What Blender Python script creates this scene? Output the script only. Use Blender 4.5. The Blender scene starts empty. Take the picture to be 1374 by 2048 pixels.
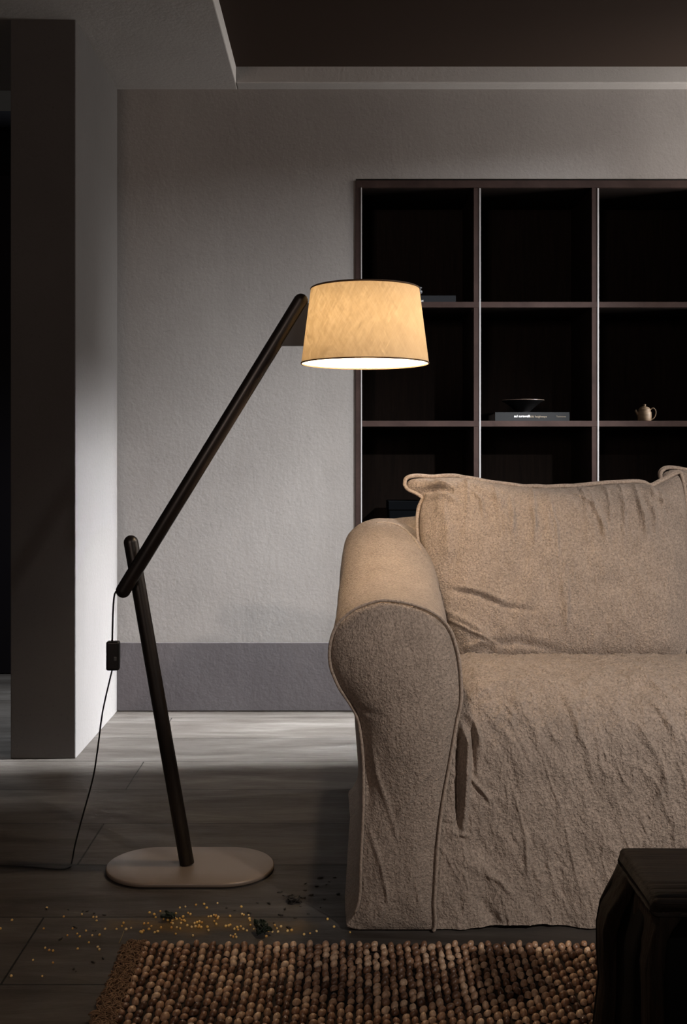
import bpy, bmesh, math, random
import numpy as np
from mathutils import Vector, Matrix, noise
from mathutils.bvhtree import BVHTree

random.seed(7); rng = np.random.default_rng(7)
S = bpy.context.scene
COL = S.collection
F = 2100.0          # focal length in pixels (frame 1374 x 2048)
CX, CY, H = 675.0, 920.0, 0.97   # vanishing point and eye height

def P(px, py, Y):
    return Vector(((px-CX)/F*Y, Y, H-(py-CY)/F*Y))
def PF(px, py, z=0.0):            # point on a horizontal plane
    Y = F*(H-z)/(py-CY)
    return P(px, py, Y)

# ------------------------------------------------------------------ helpers
def link(o, parent=None):
    COL.objects.link(o)
    if parent: o.parent = parent
    return o
def tag(o, label=None, cat=None, group=None, kind=None):
    if label: o['label'] = label
    if cat: o['category'] = cat
    if group: o['group'] = group
    if kind: o['kind'] = kind
    return o
def empty(name, loc, label, cat, group=None):
    o = bpy.data.objects.new(name, None); o.location = loc; o.empty_display_size = .05
    link(o); return tag(o, label, cat, group)
def mesh_obj(name, verts, faces, mat, parent=None, smooth=True):
    """verts in world coordinates; parent is an unrotated Empty"""
    me = bpy.data.meshes.new(name)
    off = Vector((0, 0, 0))
    p = parent
    while p: off += p.location; p = p.parent
    v = np.asarray(verts, dtype=float) - np.array(off)
    me.from_pydata(v.tolist(), [], [list(map(int, f)) for f in faces])
    me.materials.append(mat)
    if smooth: me.polygons.foreach_set('use_smooth', [True]*len(me.polygons))
    me.update()
    return link(bpy.data.objects.new(name, me), parent)
def bm_obj(name, bm, mat, parent=None, smooth=False):
    bmesh.ops.recalc_face_normals(bm, faces=bm.faces[:])
    vs = [v.co[:] for v in bm.verts]; bm.verts.index_update()
    fs = [[v.index for v in f.verts] for f in bm.faces]
    bm.free()
    return mesh_obj(name, vs, fs, mat, parent, smooth)
def bm_box(bm, lo, hi, bev=0, seg=2):
    r = bmesh.ops.create_cube(bm, size=1)
    vs = r['verts']
    for v in vs:
        v.co = Vector([(lo[i]+hi[i])/2 + v.co[i]*(hi[i]-lo[i]) for i in range(3)])
    if bev:
        es = list({e for v in vs for e in v.link_edges})
        bmesh.ops.bevel(bm, geom=es, offset=bev, segments=seg, profile=.5, affect='EDGES')
def box(name, lo, hi, mat, parent=None, bev=0, seg=2):
    bm = bmesh.new(); bm_box(bm, lo, hi, bev, seg)
    return bm_obj(name, bm, mat, parent)
def grid_faces(n, m, wrap=False):
    f = []
    for i in range(n-1):
        for j in range(m if wrap else m-1):
            j2 = (j+1) % m
            f.append((i*m+j, i*m+j2, (i+1)*m+j2, (i+1)*m+j))
    return f
def tube_data(path, r, k=8, closed=False, caps=True):
    path = [Vector(p) for p in path]; n = len(path); V = []
    up = Vector((0, 0, 1)); prev = None
    for i, p in enumerate(path):
        if closed: t = path[(i+1) % n]-path[i-1]
        else: t = path[min(i+1, n-1)]-path[max(i-1, 0)]
        if t.length < 1e-9: t = Vector((0, 0, 1))
        t.normalize()
        if prev is None:
            a = t.orthogonal().normalized()
        else:
            a = (prev - t*prev.dot(t))
            a = a.normalized() if a.length > 1e-6 else t.orthogonal().normalized()
        prev = a; b = t.cross(a)
        rr = r[i] if hasattr(r, '__len__') else r
        for j in range(k):
            th = 2*math.pi*j/k
            V.append(p + (a*math.cos(th)+b*math.sin(th))*rr)
    Fs = grid_faces(n, k, True)
    if closed: Fs += [((n-1)*k+j, (n-1)*k+(j+1) % k, (j+1) % k, j) for j in range(k)]
    elif caps:
        Fs.append(tuple(range(k))[::-1]); Fs.append(tuple((n-1)*k+j for j in range(k)))
    return V, Fs
def tube(name, path, r, mat, parent=None, k=10, closed=False):
    V, Fs = tube_data(path, r, k, closed)
    return mesh_obj(name, [v[:] for v in V], Fs, mat, parent)
def capsule(name, a, b, r, mat, parent, k=28, round_a=True, round_b=True):
    a, b = Vector(a), Vector(b); d = (b-a).normalized(); pts = []; rs = []
    N = 8
    if round_a:
        for i in range(N): th = math.pi/2*i/N; pts.append(a - d*(r*math.cos(th)-0)); rs.append(max(r*math.sin(th), 1e-4))
    pts.append(a); rs.append(r); pts.append(a.lerp(b, .5)); rs.append(r); pts.append(b); rs.append(r)
    if round_b:
        for i in range(N-1, -1, -1): th = math.pi/2*i/N; pts.append(b + d*(r*math.cos(th))); rs.append(max(r*math.sin(th), 1e-4))
    return tube(name, pts, rs, mat, parent, k)
def lathe_data(prof, c, k=64):
    V = []
    for r, z in prof:
        for j in range(k):
            th = 2*math.pi*j/k
            V.append((c[0]+r*math.cos(th), c[1]+r*math.sin(th), c[2]+z))
    return V, grid_faces(len(prof), k, True)
def lathe(name, prof, c, mat, parent=None, k=64):
    V, Fs = lathe_data(prof, c, k); return mesh_obj(name, V, Fs, mat, parent)
def resample(pts, n, closed=False):
    pts = [Vector(p) for p in pts]
    # Catmull-Rom then arc-length
    L = len(pts); dense = []
    rngi = range(L) if closed else range(L-1)
    for i in rngi:
        p0 = pts[(i-1) % L] if (closed or i > 0) else pts[0]*2-pts[1]
        p1 = pts[i]; p2 = pts[(i+1) % L]
        p3 = pts[(i+2) % L] if (closed or i+2 < L) else pts[-1]*2-pts[-2]
        for s in range(12):
            t = s/12
            dense.append(.5*((2*p1)+(p2-p0)*t+(2*p0-5*p1+4*p2-p3)*t*t+(3*p1-p0-3*p2+p3)*t**3))
    dense.append(pts[0].copy() if closed else pts[-1].copy())
    A = np.array([p[:] for p in dense]); d = np.r_[0, np.cumsum(np.linalg.norm(np.diff(A, axis=0), axis=1))]
    s = np.linspace(0, d[-1], n+1)[:-1] if closed else np.linspace(0, d[-1], n)
    return np.stack([np.interp(s, d, A[:, k]) for k in range(A.shape[1])], 1)
def sstep(x): x = np.clip(x, 0, 1); return x*x*(3-2*x)
def vnoise(p, scale, seed=0, octv=3):
    """smooth value noise on Nx3 points"""
    out = np.zeros(len(p)); amp = 1.0
    for i, q in enumerate(p):
        out[i] = noise.fractal(Vector((q[0]*scale[0]+seed, q[1]*scale[1]+seed*1.7, q[2]*scale[2]-seed)), .6, 2.0, octv)
    return out

def ridge(px, py, lines):
    """sum of cloth creases: lines = [(points, width, amp)] in the same plane coords as px,py"""
    out = np.zeros_like(px)
    for pts, w, amp in lines:
        best = np.full(px.shape, 1e9); tt = np.zeros(px.shape); n = len(pts)-1
        for i in range(n):
            ax, ay = pts[i]; bx, by = pts[i+1]; dx, dy = bx-ax, by-ay; L2 = dx*dx+dy*dy
            t = np.clip(((px-ax)*dx+(py-ay)*dy)/L2, 0, 1)
            d = np.hypot(px-ax-t*dx, py-ay-t*dy)
            m = d < best; best = np.where(m, d, best); tt = np.where(m, (i+t)/n, tt)
        fade = np.clip(np.sin(np.pi*np.clip(tt, 0.02, .98)), 0, 1)**.6
        out += 1.4*amp*fade*np.exp(-(best/w)**2)
    return out

# ------------------------------------------------------------------ materials
def newmat(name):
    m = bpy.data.materials.new(name); m.use_nodes = True
    nt = m.node_tree; b = nt.nodes['Principled BSDF']; return m, nt, b
def simple(name, col, rough=.5, metal=0, spec=.5, coat=0):
    m, nt, b = newmat(name)
    b.inputs['Base Color'].default_value = (*col, 1); b.inputs['Roughness'].default_value = rough
    b.inputs['Metallic'].default_value = metal; b.inputs['Specular IOR Level'].default_value = spec
    b.inputs['Coat Weight'].default_value = coat
    return m
def N(nt, t, **kw):
    n = nt.nodes.new(t)
    for k, v in kw.items():
        if k in n.inputs: n.inputs[k].default_value = v
        else: setattr(n, k, v)
    return n
def coords(nt, scale=(1, 1, 1), kind='Object', rot=(0, 0, 0)):
    tc = N(nt, 'ShaderNodeTexCoord'); mp = N(nt, 'ShaderNodeMapping')
    mp.inputs['Scale'].default_value = scale; mp.inputs['Rotation'].default_value = rot
    nt.links.new(tc.outputs[kind], mp.inputs[0]); return mp.outputs[0]
def geo_pos(nt, scale=(1, 1, 1), loc=(0, 0, 0)):
    g = N(nt, 'ShaderNodeNewGeometry'); mp = N(nt, 'ShaderNodeMapping')
    mp.inputs['Scale'].default_value = scale; mp.inputs['Location'].default_value = loc
    nt.links.new(g.outputs['Position'], mp.inputs[0]); return mp.outputs[0]
def ramp(nt, fac, stops):
    r = N(nt, 'ShaderNodeValToRGB'); e = r.color_ramp.elements
    while len(e) < len(stops): e.new(.5)
    for k, (p, c) in enumerate(stops):
        e[k].position = p; e[k].color = (*c, 1) if len(c) == 3 else c
    nt.links.new(fac, r.inputs[0]); return r.outputs[0]
def bump(nt, b, h, strength, dist, prev=None):
    n = N(nt, 'ShaderNodeBump', Strength=strength, Distance=dist)
    nt.links.new(h, n.inputs['Height'])
    if prev: nt.links.new(prev, n.inputs['Normal'])
    nt.links.new(n.outputs[0], b.inputs['Normal']); return n.outputs[0]

def plaster(name, c1, c2, mott=1.3, fine=60, bs=.25):
    m, nt, b = newmat(name)
    p = geo_pos(nt)
    n1 = N(nt, 'ShaderNodeTexNoise', Scale=mott, Detail=6, Roughness=.6); nt.links.new(p, n1.inputs[0])
    c = ramp(nt, n1.outputs[0], [(.3, c1), (.7, c2)])
    n3 = N(nt, 'ShaderNodeTexNoise', Scale=110, Detail=3, Roughness=.7); nt.links.new(p, n3.inputs[0])
    sp = ramp(nt, n3.outputs[0], [(.28, (.72,)*3), (.42, (1,)*3)])
    mx = N(nt, 'ShaderNodeMix', data_type='RGBA', blend_type='MULTIPLY'); mx.inputs[0].default_value = .6
    nt.links.new(c, mx.inputs[6]); nt.links.new(sp, mx.inputs[7])
    nt.links.new(mx.outputs[2], b.inputs['Base Color'])
    b.inputs['Roughness'].default_value = .85; b.inputs['Specular IOR Level'].default_value = .25
    n2 = N(nt, 'ShaderNodeTexNoise', Scale=fine, Detail=5, Roughness=.65); nt.links.new(p, n2.inputs[0])
    q = geo_pos(nt, (1, 1, .35))
    n4 = N(nt, 'ShaderNodeTexNoise', Scale=7, Detail=4, Roughness=.6, Distortion=.8); nt.links.new(q, n4.inputs[0])
    k = bump(nt, b, n4.outputs[0], .10, .012)
    bump(nt, b, n2.outputs[0], bs, .004, k)
    return m

M = {}
M['wall'] = plaster('wall_plaster', (.172, .160, .152), (.218, .206, .196))
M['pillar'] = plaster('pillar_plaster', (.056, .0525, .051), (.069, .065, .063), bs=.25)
M['soffit'] = plaster('soffit_plaster', (.27, .26, .25), (.33, .32, .31))
M['band'] = plaster('band_plaster', (.058, .051, .054), (.076, .069, .072), mott=3)
M['ceiling'] = simple('ceiling_paint', (.030, .020, .015), .9, spec=.1)
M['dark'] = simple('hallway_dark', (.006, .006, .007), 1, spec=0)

def wood_mat(name, c1, c2, axis=(1, 1, 1), rough=.5, spec=.4, sc=1.0, bs=.15):
    m, nt, b = newmat(name)
    p = geo_pos(nt, axis)
    n1 = N(nt, 'ShaderNodeTexNoise', Scale=9*sc, Detail=6, Roughness=.65, Distortion=.6); nt.links.new(p, n1.inputs[0])
    c = ramp(nt, n1.outputs[0], [(.3, c1), (.7, c2)])
    nt.links.new(c, b.inputs['Base Color'])
    b.inputs['Roughness'].default_value = rough; b.inputs['Specular IOR Level'].default_value = spec
    bump(nt, b, n1.outputs[0], bs, .003)
    return m
M['shelf'] = wood_mat('walnut_front', (.018, .010, .0085), (.034, .020, .017), (1, 1, 1), .7, .12)
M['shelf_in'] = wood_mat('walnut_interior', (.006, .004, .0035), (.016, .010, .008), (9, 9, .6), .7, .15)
M['edge'] = simple('pale_edge_strip', (.24, .235, .24), .45, .0, .4)
M['lampwood'] = wood_mat('black_stained_wood', (.006, .0045, .004), (.014, .010, .008), (4, 4, 1), .38, .5, bs=.05)
M['black'] = simple('black_plastic', (.004, .004, .0045), .45, spec=.4)
M['greyplastic'] = simple('grey_plastic', (.06, .065, .07), .5)
M['base'] = simple('powder_coated_metal', (.20, .16, .13), .42, .2, .4)
M['brackets'] = simple('bracket_metal', (.006, .005, .004), .5)

# floor : wide planks running left-right
def floor_mat():
    m, nt, b = newmat('slate_plank_floor')
    g = N(nt, 'ShaderNodeNewGeometry'); mp = N(nt, 'ShaderNodeMapping')
    mp.inputs['Location'].default_value = (1.82, -2.515+.287*12, 0)
    nt.links.new(g.outputs['Position'], mp.inputs[0])
    br = N(nt, 'ShaderNodeTexBrick'); br.offset = .37; br.offset_frequency = 2; br.squash = 1
    br.inputs['Scale'].default_value = 1; br.inputs['Brick Width'].default_value = 1.9
    br.inputs['Row Height'].default_value = .287; br.inputs['Mortar Size'].default_value = .0022
    br.inputs['Mortar Smooth'].default_value = .3; br.inputs['Bias'].default_value = 0
    br.inputs['Color1'].default_value = (0, 0, 0, 1); br.inputs['Color2'].default_value = (1, 1, 1, 1)
    br.inputs['Mortar'].default_value = (.5, .5, .5, 1)
    nt.links.new(mp.outputs[0], br.inputs[0])
    p = geo_pos(nt, (.9, 5, 1))
    n1 = N(nt, 'ShaderNodeTexNoise', Scale=2.2, Detail=8, Roughness=.65, Distortion=.7); nt.links.new(p, n1.inputs[0])
    c = ramp(nt, n1.outputs[0], [(.28, (.034, .028, .024)), (.55, (.078, .071, .065)), (.75, (.137, .130, .123))])
    tint = N(nt, 'ShaderNodeMix', data_type='RGBA', blend_type='MULTIPLY'); tint.inputs[0].default_value = 1
    tr = ramp(nt, br.outputs[0], [(0, (.75, .73, .72)), (1, (1.0, .98, .96))])
    nt.links.new(c, tint.inputs[6]); nt.links.new(tr, tint.inputs[7])
    mo = N(nt, 'ShaderNodeMix', data_type='RGBA'); nt.links.new(br.outputs['Fac'], mo.inputs[0])
    nt.links.new(tint.outputs[2], mo.inputs[6]); mo.inputs[7].default_value = (.008, .007, .006, 1)
    # ochre spice dust spilt by the rug
    q = geo_pos(nt, (1/.42, 1/.10, 1), (.30/.42, -2.19/.10, 0))
    vl = N(nt, 'ShaderNodeVectorMath', operation='LENGTH'); nt.links.new(q, vl.inputs[0])
    nz = N(nt, 'ShaderNodeTexNoise', Scale=9, Detail=5); nt.links.new(geo_pos(nt), nz.inputs[0])
    sb = N(nt, 'ShaderNodeMath', operation='ADD'); nt.links.new(vl.outputs['Value'], sb.inputs[0]); nt.links.new(nz.outputs[0], sb.inputs[1])
    dm = ramp(nt, sb.outputs[0], [(.75, (.35,)*3), (1.0, (0,)*3)])
    du = N(nt, 'ShaderNodeMix', data_type='RGBA'); nt.links.new(dm, du.inputs[0])
    nt.links.new(mo.outputs[2], du.inputs[6]); du.inputs[7].default_value = (.22, .13, .02, 1)
    nt.links.new(du.outputs[2], b.inputs['Base Color'])
    n2 = N(nt, 'ShaderNodeTexNoise', Scale=6, Detail=7, Roughness=.7, Distortion=.4); nt.links.new(p, n2.inputs[0])
    k = bump(nt, b, n2.outputs[0], .35, .006)
    inv = N(nt, 'ShaderNodeMath', operation='SUBTRACT'); inv.inputs[0].default_value = 1; nt.links.new(br.outputs['Fac'], inv.inputs[1])
    bump(nt, b, inv.outputs[0], .6, .003, k)
    rr = ramp(nt, n2.outputs[0], [(.3, (.5,)*3), (.7, (.72,)*3)]); nt.links.new(rr, b.inputs['Roughness'])
    b.inputs['Specular IOR Level'].default_value = .28
    return m
M['floor'] = floor_mat()

def linen(name, col, crepe=1.0):
    m, nt, b = newmat(name)
    p = geo_pos(nt)
    # pebbly crepe weave
    n1 = N(nt, 'ShaderNodeTexNoise', Scale=210, Detail=3, Roughness=.55, Distortion=.5); nt.links.new(p, n1.inputs[0])
    n2 = N(nt, 'ShaderNodeTexNoise', Scale=16, Detail=4, Roughness=.6); nt.links.new(p, n2.inputs[0])
    q = geo_pos(nt, (1, 1, .25))
    n3 = N(nt, 'ShaderNodeTexNoise', Scale=55, Detail=4, Roughness=.6, Distortion=1.2); nt.links.new(q, n3.inputs[0])
    c = ramp(nt, n1.outputs[0], [(.33, tuple(x*.70 for x in col)), (.64, tuple(min(1, x*1.2) for x in col))])
    c2 = ramp(nt, n2.outputs[0], [(.3, (.88,)*3), (.7, (1.05,)*3)])
    mx = N(nt, 'ShaderNodeMix', data_type='RGBA', blend_type='MULTIPLY'); mx.inputs[0].default_value = 1
    nt.links.new(c, mx.inputs[6]); nt.links.new(c2, mx.inputs[7]); nt.links.new(mx.outputs[2], b.inputs['Base Color'])
    b.inputs['Roughness'].default_value = .95; b.inputs['Specular IOR Level'].default_value = .12
    b.inputs['Sheen Weight'].default_value = .12; b.inputs['Sheen Roughness'].default_value = .5
    k = bump(nt, b, n3.outputs[0], .5*crepe, .012)
    bump(nt, b, n1.outputs[0], .9*crepe, .0055, k)
    return m
M['linen'] = linen('beige_linen', (.34, .28, .235))
M['linen_seam'] = linen('beige_linen_seam', (.36, .295, .245), .4)

def shade_mat():
    m, nt, b = newmat('lamp_shade_fabric')
    nt.nodes.remove(b); out = nt.nodes['Material Output']
    p = coords(nt, (1, 1, 1), 'Object')
    def slub(rot, seed):
        mp = N(nt, 'ShaderNodeMapping'); mp.inputs['Rotation'].default_value = (0, rot, 0); mp.inputs['Scale'].default_value = (1, 1, 1)
        nt.links.new(p, mp.inputs[0])
        m2 = N(nt, 'ShaderNodeMapping'); m2.inputs['Scale'].default_value = (420, 30, 28); m2.inputs['Location'].default_value = (seed, 0, 0)
        nt.links.new(mp.outputs[0], m2.inputs[0])
        n = N(nt, 'ShaderNodeTexNoise', Scale=1, Detail=2); nt.links.new(m2.outputs[0], n.inputs[0]); return n.outputs[0]
    a = slub(.5, 0); c = slub(-.5, 7)
    ad = N(nt, 'ShaderNodeMath', operation='ADD'); nt.links.new(a, ad.inputs[0]); nt.links.new(c, ad.inputs[1])
    hf = N(nt, 'ShaderNodeMath', operation='MULTIPLY'); nt.links.new(ad.outputs[0], hf.inputs[0]); hf.inputs[1].default_value = .5
    tcol = ramp(nt, hf.outputs[0], [(.40, (.037, .0275, .015)), (.5, (.047, .036, .0205)), (.60, (.060, .047, .029))])
    tr = N(nt, 'ShaderNodeBsdfTranslucent'); nt.links.new(tcol, tr.inputs[0])
    df = N(nt, 'ShaderNodeBsdfDiffuse'); 
    gg = N(nt, 'ShaderNodeNewGeometry'); lin = N(nt, 'ShaderNodeMix', data_type='RGBA'); nt.links.new(gg.outputs['Backfacing'], lin.inputs[0])
    lin.inputs[6].default_value = (.50, .38, .25, 1); lin.inputs[7].default_value = (.88, .86, .82, 1)   # outer cloth, white inner lining
    nt.links.new(lin.outputs[2], df.inputs[0])
    add = N(nt, 'ShaderNodeAddShader'); nt.links.new(tr.outputs[0], add.inputs[0]); nt.links.new(df.outputs[0], add.inputs[1])
    nt.links.new(add.outputs[0], out.inputs[0])
    return m
M['shade'] = shade_mat()
M['shade_trim'] = simple('shade_binding', (.10, .055, .025), .8)
M['shade_cap'] = simple('shade_top_cap', (.01, .008, .006), .8)
m, nt, b = newmat('bulb_glow'); b.inputs['Emission Color'].default_value = (1, .78, .5, 1); b.inputs['Emission Strength'].default_value = 30; M['bulb'] = m

# ------------------------------------------------------------------ room shell
YB = 4.05; ZC = 2.40; ZT = 2.462; XL, XP = -1.062, -0.85; XR = 2.35; YF = -2.4
def struct(o): o['kind'] = 'structure'; return o
struct(box('floor', (-4, YF-.1, -.1), (XR+.2, 5.2, 0), M['floor']))
nx0, nx1, nz0, nz1 = .070, 1.946, .0, 2.055     # niche for the bookcase
bm = bmesh.new()
bm_box(bm, (XL, YB, 0), (nx0, YB+.5, ZT+.1))
bm_box(bm, (nx1, YB, 0), (XR+.1, YB+.5, ZT+.1))
bm_box(bm, (nx0, YB, nz1), (nx1, YB+.5, ZT+.1))
bm_box(bm, (nx0, YB+.42, 0), (nx1, YB+.5, nz1))
struct(bm_obj('wall_back', bm, M['wall']))
zb = H-365/F*YB
struct(box('baseboard_back', (XP, YB-.006, .004), (nx0-.002, YB+.02, zb), M['band'], bev=.0015, seg=1))
# projecting pier on the left
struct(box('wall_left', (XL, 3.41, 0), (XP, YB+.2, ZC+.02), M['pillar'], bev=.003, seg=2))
# ceiling : dark recess with plaster soffit round it
struct(box('ceiling', (-.45, YF, ZT), (XR+.1, YB, ZT+.1), M['ceiling']))
bm = bmesh.new()
bm_box(bm, (-4, YF, ZC), (-.385, YB+.02, ZT+.1), .004, 2)
struct(bm_obj('trim_1', bm, M['soffit']))
struct(box('trim_2', (-.386, YB-.068, ZC), (XR, YB+.02, ZT+.08), M['soffit'], bev=.004))
# hallway beyond the pier
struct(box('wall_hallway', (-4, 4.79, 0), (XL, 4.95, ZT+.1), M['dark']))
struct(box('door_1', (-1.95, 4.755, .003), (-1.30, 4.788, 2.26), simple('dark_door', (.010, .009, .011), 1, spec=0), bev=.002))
struct(box('wall_left_far', (-4.1, YF, 0), (-4, 4.95, ZT+.1), M['wall']))
struct(box('wall_front', (-4.1, YF-.1, 0), (XR+.1, YF, ZT+.1), M['wall']))
# right wall with a window opening where the daylight comes in
wins = [(2.80, 3.22, 1.80, 2.30), (3.47, 3.98, .75, 2.33)]
bm = bmesh.new()
ye = YF
for (wy0, wy1, wz0, wz1) in wins:
    bm_box(bm, (XR, ye, 0), (XR+.12, wy0, ZT+.1)); ye = wy1
    bm_box(bm, (XR, wy0, 0), (XR+.12, wy1, wz0)); bm_box(bm, (XR, wy0, wz1), (XR+.12, wy1, ZT+.1))
bm_box(bm, (XR, ye, 0), (XR+.12, YB+.5, ZT+.1))
struct(bm_obj('wall_right', bm, M['wall']))
for wi, (wy0, wy1, wz0, wz1) in enumerate(wins):
    bm = bmesh.new()
    for lo, hi in (((XR+.04, wy0-.001, wz0), (XR+.08, wy0+.012, wz1)), ((XR+.04, wy1-.012, wz0), (XR+.08, wy1+.001, wz1)),
                   ((XR+.04, wy0+.012, wz0-.001), (XR+.08, wy1-.012, wz0+.012)), ((XR+.04, wy0+.012, wz1-.012), (XR+.08, wy1-.012, wz1+.001))):
        bm_box(bm, lo, hi, .002, 1)
    struct(bm_obj('window_%d' % (wi+1), bm, M['shelf']))

bm = bmesh.new()
for lo, hi in (((-1.36, YF, 1.39), (-1.30, YF+.04, 2.31)), ((-.50, YF, 1.39), (-.44, YF+.04, 2.31)), ((-1.30, YF, 1.39), (-.50, YF+.04, 1.45)), ((-1.30, YF, 2.25), (-.50, YF+.04, 2.31))):
    bm_box(bm, lo, hi, .002, 1)
struct(bm_obj('window_3', bm, M['shelf']))  # unseen frame added on the solid front wall to surround the fill light

# ------------------------------------------------------------------ bookcase
bc = empty('bookcase', ((nx0+nx1)/2, YB, 0), 'dark brown wooden cube bookcase built into the wall behind the sofa', 'bookcase')
px2x = lambda px: (px-CX)/F*YB
py2z = lambda py: H-(py-CY)/F*YB
yb0 = YB-.004
xl = px2x(711); tw = .0245
depth = YB+.36
pitch_x = (1183-947)/F*YB; vw = 11.5/F*YB
zs_top = py2z(361); zi_top = py2z(376); pz = (842-604)/F*YB; sh = 11.5/F*YB
part = lambda n, lo, hi, m='shelf', par=None, bev=.001: box(n, lo, hi, M[m], par or bc, bev, 1)
fr = part('side_panel', (xl, yb0, .001), (xl+tw, depth, zs_top))
part('edge_strip', (xl+tw-.004, yb0-.0015, .01), (xl+tw+.0005, yb0+.004, zi_top), 'edge', fr, 0)
xs = [px2x(947)+i*pitch_x for i in range(-1, 4)]
for i in (1, 2, 3):
    d = part('divider', (xs[i], yb0, .001), (xs[i]+vw, depth, zi_top))
    part('edge_strip', (xs[i]+vw-.0005, yb0-.0015, .01), (xs[i]+vw+.0055, yb0+.004, zi_top-.002), 'edge', d, 0)
xr_end = xs[4]
part('side_panel', (xr_end, yb0, .001), (xr_end+tw, depth, zs_top))
part('top_panel', (xl+tw, yb0, zi_top), (xr_end, depth, zs_top))
shz = [py2z(604)-i*pz for i in range(4)]
shelf_top = shz
for z in shz:
    part('shelf', (xl+tw, yb0-.0008, z-sh), (xr_end, depth, z))
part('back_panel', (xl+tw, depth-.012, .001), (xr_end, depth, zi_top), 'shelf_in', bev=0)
# thin dark sheets added on the inner faces: compartment shade put into their colour
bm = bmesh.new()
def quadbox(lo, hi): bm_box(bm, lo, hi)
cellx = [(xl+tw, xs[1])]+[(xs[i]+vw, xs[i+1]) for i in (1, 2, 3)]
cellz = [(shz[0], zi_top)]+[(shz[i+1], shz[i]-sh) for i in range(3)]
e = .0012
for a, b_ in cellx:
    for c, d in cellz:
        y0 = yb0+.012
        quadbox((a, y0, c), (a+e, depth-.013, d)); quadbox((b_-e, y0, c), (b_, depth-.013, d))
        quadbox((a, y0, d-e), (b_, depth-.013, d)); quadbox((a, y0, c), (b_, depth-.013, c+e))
bm_obj('compartment_shade', bm, M['shelf_in'], bc)

# --- things on the shelves
def text_mesh(name, body, size, loc, mat, parent, bold=0):
    cu = bpy.data.curves.new(name, 'FONT'); cu.body = body; cu.size = size; cu.extrude = .0002; cu.offset = bold
    tmp = bpy.data.objects.new(name+'_tmp', cu); COL.objects.link(tmp)
    dg = bpy.context.evaluated_depsgraph_get(); dg.update()
    me = bpy.data.meshes.new_from_object(tmp.evaluated_get(dg))
    bpy.data.objects.remove(tmp)
    me.transform(Matrix.Rotation(math.pi/2, 4, 'X')); me.materials.clear(); me.materials.append(mat)
    me.name = name
    o = bpy.data.objects.new(name, me); link(o, parent); o.location = Vector(loc)-parent.location
    return o
M['cover'] = simple('book_cover_dark', (.004, .005, .006), .6, spec=.25)
M['cover2'] = simple('book_cover_slate', (.006, .007, .009), .7, spec=.2)
M['pages'] = simple('book_pages', (.11, .105, .10), .8)
M['white_ink'] = simple('white_ink', (.6, .6, .6), .6)
M['tan_ink'] = simple('tan_ink', (.16, .13, .095), .6)
def book(x0, x1, z0, h, y0, d, label, cov):
    r = empty('book', ((x0+x1)/2, y0+d/2, z0), label, 'book')
    bm = bmesh.new()
    bm_box(bm, (x0, y0, z0), (x1, y0+d, z0+.0028), .0008, 1)
    bm_box(bm, (x0, y0, z0+h-.0028), (x1, y0+d, z0+h), .0008, 1)
    bm_box(bm, (x0, y0-.0005, z0), (x1, y0+.0028, z0+h), .0008, 1)
    bm_obj('cover', bm, cov, r)
    box('pages', (x0+.004, y0+.003, z0+.0029), (x1-.004, y0+d-.004, z0+h-.0029), M['pages'], r)
    return r
z1 = shz[1]+e
by = YB+.03
sc = F/by
bx0, bx1 = (990-CX)/sc, (1139-CX)/sc
bk = book(bx0, bx1, z1, .034, by, .21, 'thick dark book with white spine lettering lying in the middle compartment', M['cover'])
tz = z1+.0145
text_mesh('title_lettering', 'aul surawelli', .0125, ((1028-CX)/sc, by-.001, tz), M['white_ink'], bk, .00025)
text_mesh('subtitle_lettering', 'kilti haighways', .0115, ((1059.5-CX)/sc, by-.001, tz-.001), M['tan_ink'], bk, .0001)
text_mesh('publisher_lettering', 'Technisnet', .0085, ((1112.5-CX)/sc, by-.001, tz), M['tan_ink'], bk)
# wide conical bowl on the book
bwl = empty('bowl', ((1055-CX)/sc, by+.10, z1+.0352), 'wide black conical bowl standing on the thick dark book', 'bowl')
prof = [(.0001, 0), (.026, 0), (.027, .004), (.030, .008), (.050, .026), (.072, .042), (.0845, .0485), (.0855, .0500), (.084, .0495), (.070, .044), (.048, .029), (.028, .012), (.0001, .009)]
lathe('bowl_body', prof, bwl.location, simple('black_glaze', (.003, .0025, .0025), .5, spec=.2), bwl)
lathe('bowl_rim', [(.0838, .0493), (.0858, .0493), (.0864, .0508), (.0846, .0512), (.0838, .0493)], bwl.location, simple('bowl_rim_glaze', (.12, .09, .07), .25), bwl)
# teapot
ty = YB+.055; st = F/ty
tx = (1289-CX)/st
tp = empty('teapot', (tx, ty, z1), 'small tan clay teapot with round handle in the right compartment', 'teapot')
m, nt, b = newmat('tan_clay')
n1 = N(nt, 'ShaderNodeTexNoise', Scale=35, Detail=4); nt.links.new(geo_pos(nt, (1, 1, 2.5)), n1.inputs[0])
nt.links.new(ramp(nt, n1.outputs[0], [(.3, (.09, .060, .032)), (.7, (.17, .117, .068))]), b.inputs['Base Color']); b.inputs['Roughness'].default_value = .6
M['clay'] = m
lathe('pot_body', [(.0001, 0), (.024, 0), (.0255, .003), (.0268, .018), (.0262, .034), (.0245, .037), (.0232, .039), (.0228, .047), (.0195, .0505), (.0001, .051)], tp.location, M['clay'], tp, 40)
lid = lathe('lid', [(.0185, .0505), (.0180, .0535), (.010, .0565), (.0045, .0578), (.0040, .0600), (.0060, .0630), (.0045, .0660), (.0001, .0668)], tp.location, M['clay'], tp, 32)
T = lambda dx, dz, dy=0: (tx+dx, ty+dy, z1+dz)
tube('handle', resample([T(.021, .042), T(.028, .050), T(.037, .050), T(.0435, .040), T(.043, .026), T(.036, .012), T(.024, .005)], 24), .0024, M['clay'], tp, 10)
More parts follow.
